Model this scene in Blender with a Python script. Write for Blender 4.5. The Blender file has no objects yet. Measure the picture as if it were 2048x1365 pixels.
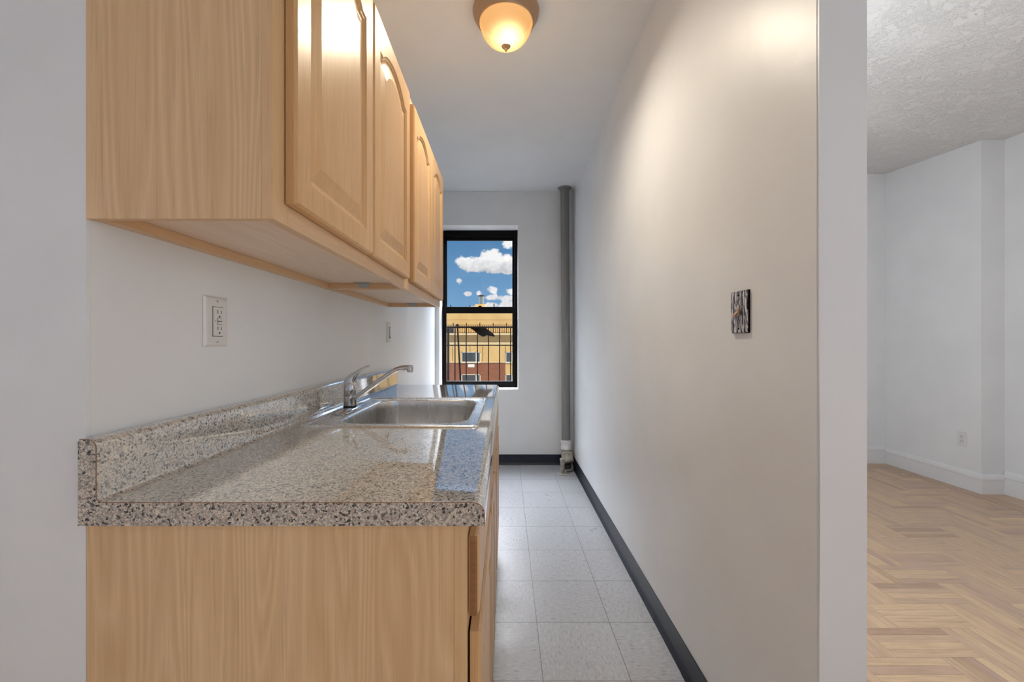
import bpy, bmesh, math, random
from mathutils import Vector, Matrix, noise
PI = math.pi
C = bpy.context.scene.collection
sc = bpy.context.scene

# ------------------------------------------------------------------ camera
FPX, VX, VY, H = 837.0, 1012.0, 685.0, 1.176
cam_d = bpy.data.cameras.new('camera'); cam = bpy.data.objects.new('camera', cam_d); C.objects.link(cam)
cam.location = (0, 0, H); cam.rotation_euler = (PI/2, 0, 0)
cam_d.sensor_width = 36; cam_d.lens = FPX/2048*36
cam_d.shift_x = (1024-VX)/2048; cam_d.shift_y = (VY-682.5)/2048
cam_d.clip_start = 0.02; cam_d.clip_end = 400
sc.camera = cam
sc.view_settings.view_transform = 'Standard'; sc.view_settings.look = 'None'
sc.view_settings.gamma = 1; sc.view_settings.exposure = 0.68
sc.view_settings.use_curve_mapping = False

# ------------------------------------------------------------------ world: blue sky with cumulus clouds
def build_world():
    w = bpy.data.worlds.new('sky'); sc.world = w; w.use_nodes = True
    nt = w.node_tree; N = nt.nodes; L = nt.links; N.clear()
    def math_(op, a, b=None, clamp=False):
        n = N.new('ShaderNodeMath'); n.operation = op; n.use_clamp = clamp
        for i, v in enumerate((a, b)):
            if v is None: continue
            if hasattr(v, 'links'): L.new(v, n.inputs[i])
            else: n.inputs[i].default_value = v
        return n.outputs[0]
    tc = N.new('ShaderNodeTexCoord'); sep = N.new('ShaderNodeSeparateXYZ'); L.new(tc.outputs['Generated'], sep.inputs[0])
    yy = math_('MAXIMUM', math_('ABSOLUTE', sep.outputs[1]), 0.08)
    u = math_('DIVIDE', sep.outputs[0], yy); v = math_('DIVIDE', sep.outputs[2], yy)
    cmb = N.new('ShaderNodeCombineXYZ'); L.new(u, cmb.inputs[0]); L.new(v, cmb.inputs[1])
    n1 = N.new('ShaderNodeTexNoise'); n1.inputs['Scale'].default_value = 48; n1.inputs['Detail'].default_value = 6
    n1.inputs['Roughness'].default_value = .62; L.new(cmb.outputs[0], n1.inputs['Vector'])
    n2 = N.new('ShaderNodeTexNoise'); n2.inputs['Scale'].default_value = 22; n2.inputs['Detail'].default_value = 4
    L.new(cmb.outputs[0], n2.inputs['Vector'])
    acc = None
    puffs = [(934,527,25,17,1),(957,524,18,12,1),(984,516,27,21,1),(1010,525,24,19,1),(1040,532,32,18,1),(985,536,60,12,1),(1005,540,50,9,1),
             (918,561,8,7,.55),(937,588,11,6,.8),(986,580,11,9,.8),(984,595,17,8,.7),(1021,584,12,8,.7),(1014,597,18,9,.7),
             (1020,611,30,11,1),(983,612,18,9,.9),(953,616,20,7,.8),(1018,487,17,12,.75),(958,586,7,6,.6)]
    for (px, py, rx, ry, s) in puffs:
        du = math_('DIVIDE', math_('SUBTRACT', u, (px-VX)/FPX), rx/FPX)
        dv = math_('DIVIDE', math_('SUBTRACT', v, (VY-py)/FPX), ry/FPX)
        d = math_('ADD', math_('MULTIPLY', du, du), math_('MULTIPLY', dv, dv))
        e = math_('MULTIPLY', math_('SUBTRACT', 1.0, math_('SQRT', d)), s)
        acc = e if acc is None else math_('MAXIMUM', acc, e)
    # scattered clouds over the rest of the sky, above and aside of the ones seen
    nb = N.new('ShaderNodeTexNoise'); nb.inputs['Scale'].default_value = 2.6; nb.inputs['Detail'].default_value = 6
    L.new(tc.outputs['Generated'], nb.inputs['Vector'])
    hi = math_('MULTIPLY', math_('SUBTRACT', v, 0.34), 6.0, True)
    far = math_('MULTIPLY', math_('SUBTRACT', math_('ABSOLUTE', u), 0.35), 4.0, True)
    hi = math_('MAXIMUM', hi, far)
    bg = math_('SUBTRACT', math_('MULTIPLY', math_('SUBTRACT', nb.outputs[0], .47), 5.0), math_('MULTIPLY', math_('SUBTRACT', 1.0, hi), 9.0))
    acc = math_('MAXIMUM', acc, bg)
    dens = math_('ADD', acc, math_('MULTIPLY', math_('SUBTRACT', n1.outputs[0], .55), 1.5))
    mask = math_('MULTIPLY', math_('ADD', dens, 0.02), 4.5, True)
    # sky gradient
    r = N.new('ShaderNodeValToRGB'); L.new(math_('MULTIPLY', v, 3.2, True), r.inputs[0])
    r.color_ramp.elements[0].color = (.17, .345, .56, 1); r.color_ramp.elements[0].position = .15
    r.color_ramp.elements[1].color = (.055, .175, .36, 1); r.color_ramp.elements[1].position = .85
    cr = N.new('ShaderNodeValToRGB')
    low = math_('MULTIPLY', math_('SUBTRACT', (VY-552)/FPX, v), 80.0, True)
    shade = math_('ADD', math_('ADD', math_('MAXIMUM', math_('MULTIPLY', math_('SUBTRACT', v, (VY-543)/FPX), 17.0), math_('MULTIPLY', low, .30)), math_('MULTIPLY', n1.outputs[0], .9)), math_('SUBTRACT', n2.outputs[0], .55), True)
    L.new(shade, cr.inputs[0])
    cr.color_ramp.elements[0].color = (.36, .36, .39, 1); cr.color_ramp.elements[0].position = .2
    cr.color_ramp.elements[1].color = (.80, .79, .80, 1); cr.color_ramp.elements[1].position = .85
    mx = N.new('ShaderNodeMix'); mx.data_type = 'RGBA'
    L.new(mask, mx.inputs[0]); L.new(r.outputs[0], mx.inputs[6]); L.new(cr.outputs[0], mx.inputs[7])
    # extra sky brightness added high above the window view to light the kitchen
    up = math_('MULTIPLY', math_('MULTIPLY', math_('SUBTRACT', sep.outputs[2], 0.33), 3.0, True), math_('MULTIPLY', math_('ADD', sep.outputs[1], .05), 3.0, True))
    st = math_('ADD', .79, math_('MULTIPLY', up, SKY_BOOST))
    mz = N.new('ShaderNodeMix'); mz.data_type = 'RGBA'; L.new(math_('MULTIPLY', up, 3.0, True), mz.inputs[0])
    L.new(mx.outputs[2], mz.inputs[6]); mz.inputs[7].default_value = (.36, .37, .40, 1)
    bgd = N.new('ShaderNodeBackground'); out = N.new('ShaderNodeOutputWorld')
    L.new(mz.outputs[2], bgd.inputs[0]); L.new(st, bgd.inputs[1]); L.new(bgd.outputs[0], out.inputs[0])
SKY_BOOST = 46.0
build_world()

# ------------------------------------------------------------------ lights
def add_light(name, kind, loc, energy, color=(1,1,1), size=None, aim=None, sizey=None):
    d = bpy.data.lights.new(name, kind); o = bpy.data.objects.new(name, d); C.objects.link(o)
    o.location = loc; d.energy = energy; d.color = color
    if kind == 'AREA':
        d.shape = 'RECTANGLE'; d.size = size; d.size_y = sizey or size
    if kind == 'POINT': d.shadow_soft_size = size
    if aim is not None:
        o.rotation_euler = (Vector(aim)-Vector(loc)).to_track_quat('-Z', 'Y').to_euler()
    return o
sun = add_light('sun', 'SUN', (5, -10, 20), 2.2, (1, .93, .80), aim=(5-.32*10, 0, 20-9.0)); sun.data.angle = math.radians(.6)
# daylight through the windows of the room behind the camera
add_light('daylight_left_window', 'AREA', (-2.75, -1.35, 1.55), 1.5, (.95, .98, 1), 1.5, (0, -1.35, 1.5), 1.5)
add_light('daylight_back_window', 'AREA', (1.55, -2.75, 1.55), 1.0, (.93, .97, 1), 2.6, (1.55, 0, 1.5), 1.5)
add_light('daylight_right_window', 'AREA', (4.12, -.65, 1.5), 12.5, (.92, .97, 1), 1.5, (0, -.65, 1.5), 1.6)
lb = add_light('lamp_bulb', 'SPOT', (.008, 1.80, 2.535), 98, (1, .96, .89)); lb.data.shadow_soft_size = .02; lb.data.spot_size = math.radians(168); lb.data.spot_blend = 1.0
add_light('living_room_fill', 'POINT', (1.25, 1.95, 1.60), 22, (.91, .96, 1), .16)  # added bare fill light, no fixture, unseen behind the partition

# ------------------------------------------------------------------ material helpers
def lin(r, g, b):
    f = lambda c: (c/255/12.92) if c/255 <= .04045 else ((c/255+.055)/1.055)**2.4
    return (f(r), f(g), f(b), 1)
class Mat:
    def __init__(s, name, color=(.8,.8,.8,1), rough=.5, metal=0, coat=0, coat_rough=.05, spec=.5):
        s.m = bpy.data.materials.new(name); s.m.use_nodes = True
        s.N = s.m.node_tree.nodes; s.L = s.m.node_tree.links
        s.b = s.N['Principled BSDF']; s.out = s.N['Material Output']
        s.b.inputs['Base Color'].default_value = color
        s.b.inputs['Roughness'].default_value = rough; s.b.inputs['Metallic'].default_value = metal
        s.b.inputs['Coat Weight'].default_value = coat; s.b.inputs['Coat Roughness'].default_value = coat_rough
        s.b.inputs['Specular IOR Level'].default_value = spec
    def node(s, t, **kw):
        n = s.N.new(t)
        for k, v in kw.items():
            if k in n.inputs: n.inputs[k].default_value = v
            else: setattr(n, k, v)
        return n
    def coords(s, scale=(1,1,1), loc=(0,0,0), kind='Object', rot=(0,0,0)):
        tc = s.N.new('ShaderNodeTexCoord'); mp = s.N.new('ShaderNodeMapping')
        mp.inputs['Scale'].default_value = scale; mp.inputs['Location'].default_value = loc; mp.inputs['Rotation'].default_value = rot
        s.L.new(tc.outputs[kind], mp.inputs[0]); return mp.outputs[0]
    def noise(s, vec, scale, detail=4, rough=.55, dist=0):
        n = s.N.new('ShaderNodeTexNoise'); n.inputs['Scale'].default_value = scale; n.inputs['Detail'].default_value = detail
        n.inputs['Roughness'].default_value = rough; n.inputs['Distortion'].default_value = dist
        if vec is not None: s.L.new(vec, n.inputs['Vector'])
        return n.outputs[0]
    def ramp(s, fac, stops, interp='LINEAR'):
        r = s.N.new('ShaderNodeValToRGB'); r.color_ramp.interpolation = interp
        e = r.color_ramp.elements
        while len(e) > 1: e.remove(e[-1])
        e[0].position, e[0].color = stops[0][0], stops[0][1]
        for p, c in stops[1:]:
            x = e.new(p); x.color = c
        s.L.new(fac, r.inputs[0]); return r.outputs[0]
    def mix(s, fac, a, b, mode='MIX'):
        n = s.N.new('ShaderNodeMix'); n.data_type = 'RGBA'; n.blend_type = mode
        for i, v in ((0, fac), (6, a), (7, b)):
            if hasattr(v, 'links'): s.L.new(v, n.inputs[i])
            else: n.inputs[i].default_value = v
        return n.outputs[2]
    def math(s, op, a, b=None, clamp=False):
        n = s.N.new('ShaderNodeMath'); n.operation = op; n.use_clamp = clamp
        for i, v in enumerate((a, b)):
            if v is None: continue
            if hasattr(v, 'links'): s.L.new(v, n.inputs[i])
            else: n.inputs[i].default_value = v
        return n.outputs[0]
    def bump(s, height, strength, dist=.01, coat=False):
        n = s.N.new('ShaderNodeBump'); n.inputs['Strength'].default_value = strength; n.inputs['Distance'].default_value = dist
        s.L.new(height, n.inputs['Height']); s.L.new(n.outputs[0], s.b.inputs['Normal'])
        if coat: s.L.new(n.outputs[0], s.b.inputs['Coat Normal'])
    def color(s, sock): s.L.new(sock, s.b.inputs['Base Color'])
G = lambda v: (v, v, v, 1)

def mat_paint(name, col, rough=.42, bump=.12, sp=.5):
    m = Mat(name, col, rough, spec=sp)
    v = m.coords()
    a = m.noise(v, 3.0, 3, .5); b = m.noise(v, 130, 2, .5)
    k = tuple(c*.955 for c in col[:3])+(1,)
    m.color(m.mix(m.ramp(a, [(.35, G(0)), (.68, G(1))]), k, col))
    m.bump(m.math('ADD', m.math('MULTIPLY', a, 1.2), m.math('MULTIPLY', b, .05)), bump, .01)
    return m.m
WALLC = (.835, .862, .89, 1)
M = {}
M['wall'] = mat_paint('wall paint', WALLC, .38, .25)
M['wall_matte'] = mat_paint('living wall paint', (.85, .86, .87, 1), .55, .2)
M['ceil'] = mat_paint('ceiling paint', (.855, .875, .895, 1), .6, .10)
M['trim'] = mat_paint('white trim paint', (.84, .84, .845, 1), .35, .15)
M['reveal'] = mat_paint('window reveal paint', (.86, .86, .86, 1), .4, .1)
def mat_stucco():
    m = Mat('textured plaster ceiling', (.80, .80, .795, 1), .7, spec=.3)
    v = m.coords()
    d = m.noise(v, 2.2, 2)
    n1 = m.noise(v, 15, 7, .68, .1); n2 = m.noise(v, 90, 5, .65)
    vo = m.node('ShaderNodeTexVoronoi', feature='DISTANCE_TO_EDGE'); vo.inputs['Scale'].default_value = 6
    mp = m.coords((1, 1, 1)); dn = m.N.new('ShaderNodeTexNoise'); dn.inputs['Scale'].default_value = 5; m.L.new(mp, dn.inputs['Vector'])
    mx = m.N.new('ShaderNodeVectorMath'); mx.operation = 'MULTIPLY_ADD'; m.L.new(dn.outputs['Color'], mx.inputs[0]); mx.inputs[1].default_value = (.5, .5, .5); m.L.new(mp, mx.inputs[2])
    m.L.new(mx.outputs[0], vo.inputs['Vector'])
    ridge = m.ramp(vo.outputs[0], [(0, G(1)), (.035, G(.25)), (.09, G(0))])
    flakes = m.ramp(n1, [(.46, G(0)), (.50, G(.7)), (.54, G(.75)), (.60, G(.2)), (.66, G(.9))])
    amt = m.ramp(d, [(.30, G(.12)), (.50, G(1))])
    h = m.math('MULTIPLY', m.math('ADD', m.math('ADD', m.math('MULTIPLY', ridge, .12), m.math('MULTIPLY', flakes, .6)), m.math('MULTIPLY', n2, .35)), amt)
    m.bump(h, .7, .010)
    return m.m
M['stucco'] = mat_stucco()

def mat_wood(name, light, dark, axis='Z', coat=.5, coat_rough=.12, rough=.42, figure=.8, scale=1.0, loc=(0,0,0)):
    m = Mat(name, light, rough, coat=coat, coat_rough=coat_rough)
    st = {'Z': (1, 1, .10), 'Y': (1, .10, 1), 'X': (.10, 1, 1)}[axis]
    st2 = {'Z': (1, 1, .03), 'Y': (1, .03, 1), 'X': (.03, 1, 1)}[axis]
    v = m.coords(tuple(scale*s for s in st), loc); v2 = m.coords(tuple(scale*s for s in st2), loc)
    big = m.noise(v, 7, 2, .5, .3)
    rings = m.math('PINGPONG', m.math('MULTIPLY', big, 44), 1.0)
    rings = m.ramp(rings, [(0, G(.0)), (.55, G(.45)), (1, G(1))])
    streak = m.noise(v2, 70, 4, .6); fine = m.noise(v2, 330, 3, .6)
    tone = m.noise(v, 3.2, 2, .5)
    f = m.math('ADD', m.math('ADD', m.math('MULTIPLY', rings, .26*figure), m.math('MULTIPLY', streak, .55)), m.math('MULTIPLY', fine, .42))
    f = m.math('ADD', m.math('SUBTRACT', f, .36), m.math('MULTIPLY', m.math('SUBTRACT', tone, .5), .6), True)
    f = m.ramp(f, [(.05, G(0)), (.75, G(1))])
    pores = m.ramp(m.noise(v2, 260, 2, .5), [(.26, G(.88)), (.40, G(1))])
    col = m.mix(f, dark, light)
    col = m.mix(1.0, col, pores, 'MULTIPLY')
    m.color(col)
    m.bump(m.math('ADD', fine, m.math('MULTIPLY', big, 1.5)), .06, .002, True)
    return m.m
WL, WD = (.70, .435, .215, 1), (.535, .305, .135, 1)
M['wood_panel'] = mat_wood('honey oak veneer panel', (.90, .655, .395, 1), (.69, .455, .245, 1), 'Z', .15, .35, .5, 1.3, .9)
M['wood_frame'] = mat_wood('honey oak frame', (.86, .61, .36, 1), (.71, .465, .245, 1), 'Z', .3, .25, .45, .3, 1.3, (.3, .2, 0))
M['wood_rail'] = mat_wood('honey oak rail', (.86, .62, .375, 1), (.71, .465, .26, 1), 'Y', .3, .25, .45, .3, 1.3)
M['wood_door'] = mat_wood('varnished oak door', (.82, .56, .32, 1), (.64, .395, .195, 1), 'Z', .05, .26, .42, .6, 1.2, (.1, .7, 0))
for n_ in M['wood_door'].node_tree.nodes:
    if n_.type == 'BSDF_PRINCIPLED': n_.inputs['Specular Tint'].default_value = (1, .74, .42, 1); n_.inputs['Roughness'].default_value = .34; n_.inputs['Specular IOR Level'].default_value = .28
M['wood_under'] = mat_wood('oak underside with painted bounce light', (.90, .76, .64, 1), (.80, .63, .50, 1), 'Y', .1, .3, .5, .9, .8)  # paler than the panels: bounce light from the counter put into the colour
M['wood_end'] = mat_wood('oak end grain', (.42, .21, .085, 1), (.26, .115, .04, 1), 'X', .4, .25, .5, .5, 2.2)

def mat_laminate(name, rough=.10, top=False):
    m = Mat(name, (.45, .4, .36, 1), rough, spec=.8, coat=.9 if top else 0, coat_rough=.03)
    m.b.inputs['Coat IOR'].default_value = 2.6
    v = m.coords()
    dn = m.N.new('ShaderNodeTexNoise'); dn.inputs['Scale'].default_value = 160; m.L.new(v, dn.inputs['Vector'])
    mx = m.N.new('ShaderNodeVectorMath'); mx.operation = 'MULTIPLY_ADD'; m.L.new(dn.outputs['Color'], mx.inputs[0]); mx.inputs[1].default_value = (.006,)*3; m.L.new(v, mx.inputs[2])
    def cells(sc_, off):
        vo = m.N.new('ShaderNodeTexVoronoi'); vo.inputs['Scale'].default_value = sc_
        ad = m.N.new('ShaderNodeVectorMath'); ad.operation = 'ADD'; ad.inputs[1].default_value = (off, off*.7, off*.3)
        m.L.new(mx.outputs[0], ad.inputs[0]); m.L.new(ad.outputs[0], vo.inputs['Vector'])
        s = m.N.new('ShaderNodeSeparateColor'); m.L.new(vo.outputs['Color'], s.inputs[0]); return s.outputs[0], s.outputs[1]
    a, a2 = cells(400, 0); b, b2 = cells(300, 3.1)
    base = m.ramp(a, [(0, lin(176,172,166)), (.25, lin(208,202,192)), (.45, lin(226,222,210)), (.62, lin(214,194,182)), (.72, lin(170,170,170)), (.85, lin(234,230,220))] if top else [(0, lin(156,150,142)), (.25, lin(186,178,168)), (.45, lin(210,204,190)), (.62, lin(192,170,158)), (.72, lin(146,144,142)), (.85, lin(220,214,202))], 'CONSTANT')
    dark = m.ramp(b, [(0, lin(92,96,98)), (.06, lin(136,136,138))] if top else [(0, lin(34,34,34)), (.07, lin(92,90,88)), (.15, G(0))], 'CONSTANT')
    msk = m.ramp(b, [(0, G(1)), (.14, G(0))], 'CONSTANT')
    m.color(m.mix(msk, base, dark))
    if top: m.bump(m.noise(v, 14, 3, .5), .03, .01)
    return m.m
M['lam'] = mat_laminate('speckled granite laminate', .07, True)
M['lam_end'] = mat_laminate('speckled laminate end cap', .35)
M['brown_edge'] = Mat('brown laminate edge', lin(150,105,75), .6).m

def mat_tile():
    m = Mat('grey vinyl floor tile', lin(176,172,170), .32, spec=.5)
    tc = m.N.new('ShaderNodeTexCoord'); sp = m.N.new('ShaderNodeSeparateXYZ'); m.L.new(tc.outputs['Object'], sp.inputs[0])
    fx = m.math('DIVIDE', m.math('ADD', m.math('SUBTRACT', sp.outputs[0], .129), 3.05), .305)
    fy = m.math('DIVIDE', m.math('ADD', m.math('SUBTRACT', sp.outputs[1], 1.452), 3.05), .305)
    cx, cy = m.math('FLOOR', fx), m.math('FLOOR', fy)
    gx = m.math('ABSOLUTE', m.math('SUBTRACT', m.math('FRACT', fx), .5)); gy = m.math('ABSOLUTE', m.math('SUBTRACT', m.math('FRACT', fy), .5))
    edge = m.math('MAXIMUM', gx, gy)
    joint = m.math('MULTIPLY', m.math('SUBTRACT', edge, .4945), 400, True)
    cb = m.N.new('ShaderNodeCombineXYZ'); m.L.new(cx, cb.inputs[0]); m.L.new(cy, cb.inputs[1])
    wn = m.N.new('ShaderNodeTexWhiteNoise'); m.L.new(cb.outputs[0], wn.inputs['Vector'])
    # streak direction alternates from tile to tile
    par = m.math('MODULO', m.math('ADD', cx, cy), 2)
    v1 = m.coords((1, .35, 1)); v2 = m.coords((.35, 1, 1))
    s1 = m.noise(v1, 120, 3, .6); s2 = m.noise(v2, 120, 3, .6)
    s = m.mix(par, s1, s2)
    tone = m.ramp(s, [(.30, lin(152,154,160)), (.40, lin(182,185,192)), (.58, lin(192,195,202)), (.70, lin(206,208,213))])
    vv = m.ramp(wn.outputs[0], [(0, G(.95)), (1, G(1.0))])
    col = m.mix(1.0, tone, vv, 'MULTIPLY')
    dirt = m.ramp(m.noise(m.coords((1,1,1), (2,3,0)), 2.0, 2, .5), [(.45, G(1)), (.8, (.93,.92,.90,1))])
    col = m.mix(1.0, col, dirt, 'MULTIPLY')
    m.color(m.mix(m.math('MULTIPLY', joint, .85), col, lin(95,92,92)))
    rr = m.ramp(m.noise(m.coords(), 5, 2, .5), [(.3, G(.27)), (.75, G(.40))]); m.L.new(rr, m.b.inputs['Roughness'])
    m.bump(m.math('ADD', m.math('MULTIPLY', s, .3), m.math('MULTIPLY', joint, -1.5)), .08, .003)
    return m.m
M['tile'] = mat_tile()

def mat_parquet():
    m = Mat('oak parquet', lin(190,150,110), .33, spec=.5)
    at = m.N.new('ShaderNodeAttribute'); at.attribute_name = 'tone'
    s = m.N.new('ShaderNodeSeparateColor'); m.L.new(at.outputs['Color'], s.inputs[0])
    base = m.ramp(s.outputs[0], [(0, lin(192,160,140)), (.25, lin(202,170,144)), (.5, lin(210,178,146)), (.8, lin(216,184,148)), (1, lin(224,194,156))])
    # grain runs along each board: attribute green says which way
    va = m.coords((1, .12, 1)); vb = m.coords((.12, 1, 1))
    g = m.mix(s.outputs[1], m.noise(va, 60, 5, .65), m.noise(vb, 60, 5, .65))
    col = m.mix(1.0, base, m.ramp(g, [(.3, (.80,.78,.76,1)), (.6, G(1.0))]), 'MULTIPLY')
    col = m.mix(m.ramp(s.outputs[2], [(0, G(0)), (1, G(1))]), col, lin(112,74,50))
    m.color(col)
    m.bump(g, .05, .002)
    return m.m
M['parquet'] = mat_parquet()

def mat_simple(key, name, col, rough=.5, metal=0, **k):
    M[key] = Mat(name, col, rough, metal, **k).m
mat_simple('black_frame', 'black window frame paint', (.003,.003,.0035,1), .5, spec=.12)
mat_simple('iron', 'black iron', (.006,.003,.003,1), .7, spec=.1)
mat_simple('rag', 'black cloth', (.0012,.0012,.0012,1), 1, spec=0)
mat_simple('chrome', 'polished chrome', (.62,.62,.64,1), .10, 1)
mat_simple('gasket', 'black rubber', (.01,.01,.01,1), .5)
mat_simple('plastic', 'white plastic', (.76,.76,.755,1), .28)
mat_simple('slot', 'dark slot', (.05,.05,.05,1), .6)
mat_simple('screw', 'steel screw', (.5,.5,.5,1), .35, 1)
mat_simple('bronze', 'brushed bronze', (.52,.36,.24,1), .38, .75)
mat_simple('dark', 'painted cavity shade', (.02,.018,.016,1), .8)  # near-black colour stands in for shade inside recesses
mat_simple('galv', 'galvanised steel', (.50,.54,.56,1), .4, .7)
mat_simple('cap_tan', 'tan masonry chimney', lin(196,160,108), .9)
mat_simple('tin', 'weathered tin pipe', lin(96,112,122), .6)
mat_simple('blind', 'window glass dark', lin(66,70,74), .3)
mat_simple('alu', 'pale window trim', lin(214,206,188), .6)
mat_simple('plate_white', 'white vent plate', lin(225,220,212), .6)
def mat_cove():
    m = Mat('navy black vinyl cove base', (.012,.018,.036,1), .36, spec=.4)
    v = m.coords(); n = m.noise(v, 45, 4, .6)
    m.color(m.ramp(n, [(.3, (.008,.012,.026,1)), (.7, (.016,.022,.042,1))])); m.bump(n, .08, .004); return m.m
M['cove'] = mat_cove()
def mat_steel():
    m = Mat('brushed stainless steel', (.78,.78,.78,1), .24, 1)
    v = m.coords((1, 1, .03)); n = m.noise(v, 90, 3, .6)
    m.L.new(m.ramp(n, [(.3, G(.24)), (.7, G(.34))]), m.b.inputs['Roughness'])
    m.b.inputs['Anisotropic'].default_value = .4
    return m.m
M['steel'] = mat_steel()
def mat_pipe():
    m = Mat('grey painted pipe', lin(128,128,128), .4, .25)
    v = m.coords((1,1,.05)); n = m.noise(v, 40, 4, .6)
    m.color(m.ramp(n, [(.3, lin(122,122,122)), (.7, lin(146,146,145))])); return m.m
M['pipe'] = mat_pipe()
def mat_fit():
    m = Mat('old painted pipe fitting', lin(170,166,156), .5)
    v = m.coords(); n = m.noise(v, 30, 4, .6)
    m.color(m.ramp(n, [(.32, lin(140,136,122)), (.5, lin(176,173,162)), (.68, lin(190,188,182))])); m.bump(n, .3, .004); return m.m
M['fit'] = mat_fit()
def mat_bark():
    m = Mat('pewter bark plate', (.3,.3,.32,1), .38, .35)
    v = m.coords((1, 1, .16)); n = m.noise(v, 190, 3, .6, .6)
    m.color(m.ramp(n, [(.42, (.010,.012,.018,1)), (.49, (.14,.155,.20,1)), (.57, (.85,.86,.90,1))]))
    m.bump(n, .9, .004); return m.m
M['bark'] = mat_bark()
def mat_shade():
    m = Mat('frosted amber glass')
    for n in list(m.N): 
        if n.type == 'BSDF_PRINCIPLED': m.N.remove(n)
    t = m.N.new('ShaderNodeBsdfTranslucent'); t.inputs[0].default_value = (.006, .004, .002, 1)
    d = m.N.new('ShaderNodeBsdfDiffuse'); d.inputs[0].default_value = (.03, .02, .01, 1)
    g = m.N.new('ShaderNodeBsdfGlossy'); g.inputs['Roughness'].default_value = .25
    e = m.N.new('ShaderNodeEmission'); e.inputs[0].default_value = (1, .50, .17, 1); e.inputs[1].default_value = .78
    a = m.N.new('ShaderNodeMixShader'); a.inputs[0].default_value = .25; m.L.new(t.outputs[0], a.inputs[1]); m.L.new(d.outputs[0], a.inputs[2])
    b = m.N.new('ShaderNodeMixShader'); b.inputs[0].default_value = .05; m.L.new(a.outputs[0], b.inputs[1]); m.L.new(g.outputs[0], b.inputs[2])
    s = m.N.new('ShaderNodeAddShader'); m.L.new(b.outputs[0], s.inputs[0]); m.L.new(e.outputs[0], s.inputs[1])
    tr = m.N.new('ShaderNodeBsdfTransparent'); tr.inputs[0].default_value = (1, .93, .80, 1)
    f = m.N.new('ShaderNodeMixShader'); f.inputs[0].default_value = .30; m.L.new(s.outputs[0], f.inputs[1]); m.L.new(tr.outputs[0], f.inputs[2])
    m.L.new(f.outputs[0], m.out.inputs[0]); return m.m
M['shade'] = mat_shade()
def mat_glass():
    m = Mat('window glass')
    for n in list(m.N):
        if n.type == 'BSDF_PRINCIPLED': m.N.remove(n)
    t = m.N.new('ShaderNodeBsdfTransparent'); t.inputs[0].default_value = (.97,.98,.98,1)
    g = m.N.new('ShaderNodeBsdfGlossy'); g.inputs['Roughness'].default_value = .02
    d = m.N.new('ShaderNodeBsdfDiffuse'); d.inputs[0].default_value = (.05,.05,.05,1)
    v = m.coords(); vo = m.N.new('ShaderNodeTexVoronoi'); vo.inputs['Scale'].default_value = 5.5; m.L.new(v, vo.inputs['Vector'])
    spk = m.math('LESS_THAN', vo.outputs['Distance'], .022)
    a = m.N.new('ShaderNodeMixShader'); a.inputs[0].default_value = .035; m.L.new(t.outputs[0], a.inputs[1]); m.L.new(g.outputs[0], a.inputs[2])
    b = m.N.new('ShaderNodeMixShader'); m.L.new(spk, b.inputs[0]); m.L.new(a.outputs[0], b.inputs[1]); m.L.new(d.outputs[0], b.inputs[2])
    m.L.new(b.outputs[0], m.out.inputs[0]); return m.m
M['glass'] = mat_glass()
def mat_facade():
    m = Mat('tan stucco facade', lin(214,176,118), .9, spec=.1)
    v = m.coords(); n = m.noise(v, .6, 5, .6)
    m.color(m.ramp(n, [(.3, (.58,.37,.15,1)), (.7, (.66,.44,.19,1))])); return m.m
M['facade'] = mat_facade()
def mat_brick():
    m = Mat('red brick', lin(150,80,60), .9, spec=.1)
    v = m.coords((1,1,1), rot=(PI/2,0,0)); b = m.N.new('ShaderNodeTexBrick')
    b.inputs['Color1'].default_value = (.27,.085,.045,1); b.inputs['Color2'].default_value = (.19,.06,.035,1); b.inputs['Mortar'].default_value = (.33,.20,.14,1)
    b.inputs['Scale'].default_value = 2.0; b.inputs['Mortar Size'].default_value = .015
    b.inputs['Brick Width'].default_value = .5; b.inputs['Row Height'].default_value = .18
    m.L.new(v, b.inputs['Vector']); m.color(b.outputs[0]); return m.m
M['brick'] = mat_brick()
mat_simple('cream', 'cream painted ledge', (.66,.50,.28,1), .8)
mat_simple('ground', 'asphalt', (.09,.09,.09,1), .9)

# ------------------------------------------------------------------ mesh helpers
def obj(name, bm, mats, parent=None, smooth=False, bevel=0, segs=2, angle=40):
    me = bpy.data.meshes.new(name)
    bmesh.ops.recalc_face_normals(bm, faces=bm.faces)
    bm.to_mesh(me); bm.free()
    if not isinstance(mats, (list, tuple)): mats = [mats]
    for m in mats: me.materials.append(M[m])
    o = bpy.data.objects.new(name, me); C.objects.link(o)
    if smooth:
        for p in me.polygons: p.use_smooth = True
        try: me.set_sharp_from_angle(angle=math.radians(angle))
        except Exception: pass
    if bevel:
        b = o.modifiers.new('bevel', 'BEVEL'); b.width = bevel; b.segments = segs; b.limit_method = 'ANGLE'
    if parent is not None:
        o.parent = parent; o.location = -Vector(parent.location) if parent.type == 'EMPTY' else (0,0,0)
    return o
def thing(name, label, cat, loc, group=None):
    o = bpy.data.objects.new(name, None); C.objects.link(o); o.location = loc; o.empty_display_size = .1
    tag(o, label, cat, group); return o
def tag(o, label, cat, group=None):
    o['label'] = label; o['category'] = cat
    if group: o['group'] = group
    return o
def struct(name, bm, mats, **k):
    o = obj(name, bm, mats, **k); o['kind'] = 'structure'; return o
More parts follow.
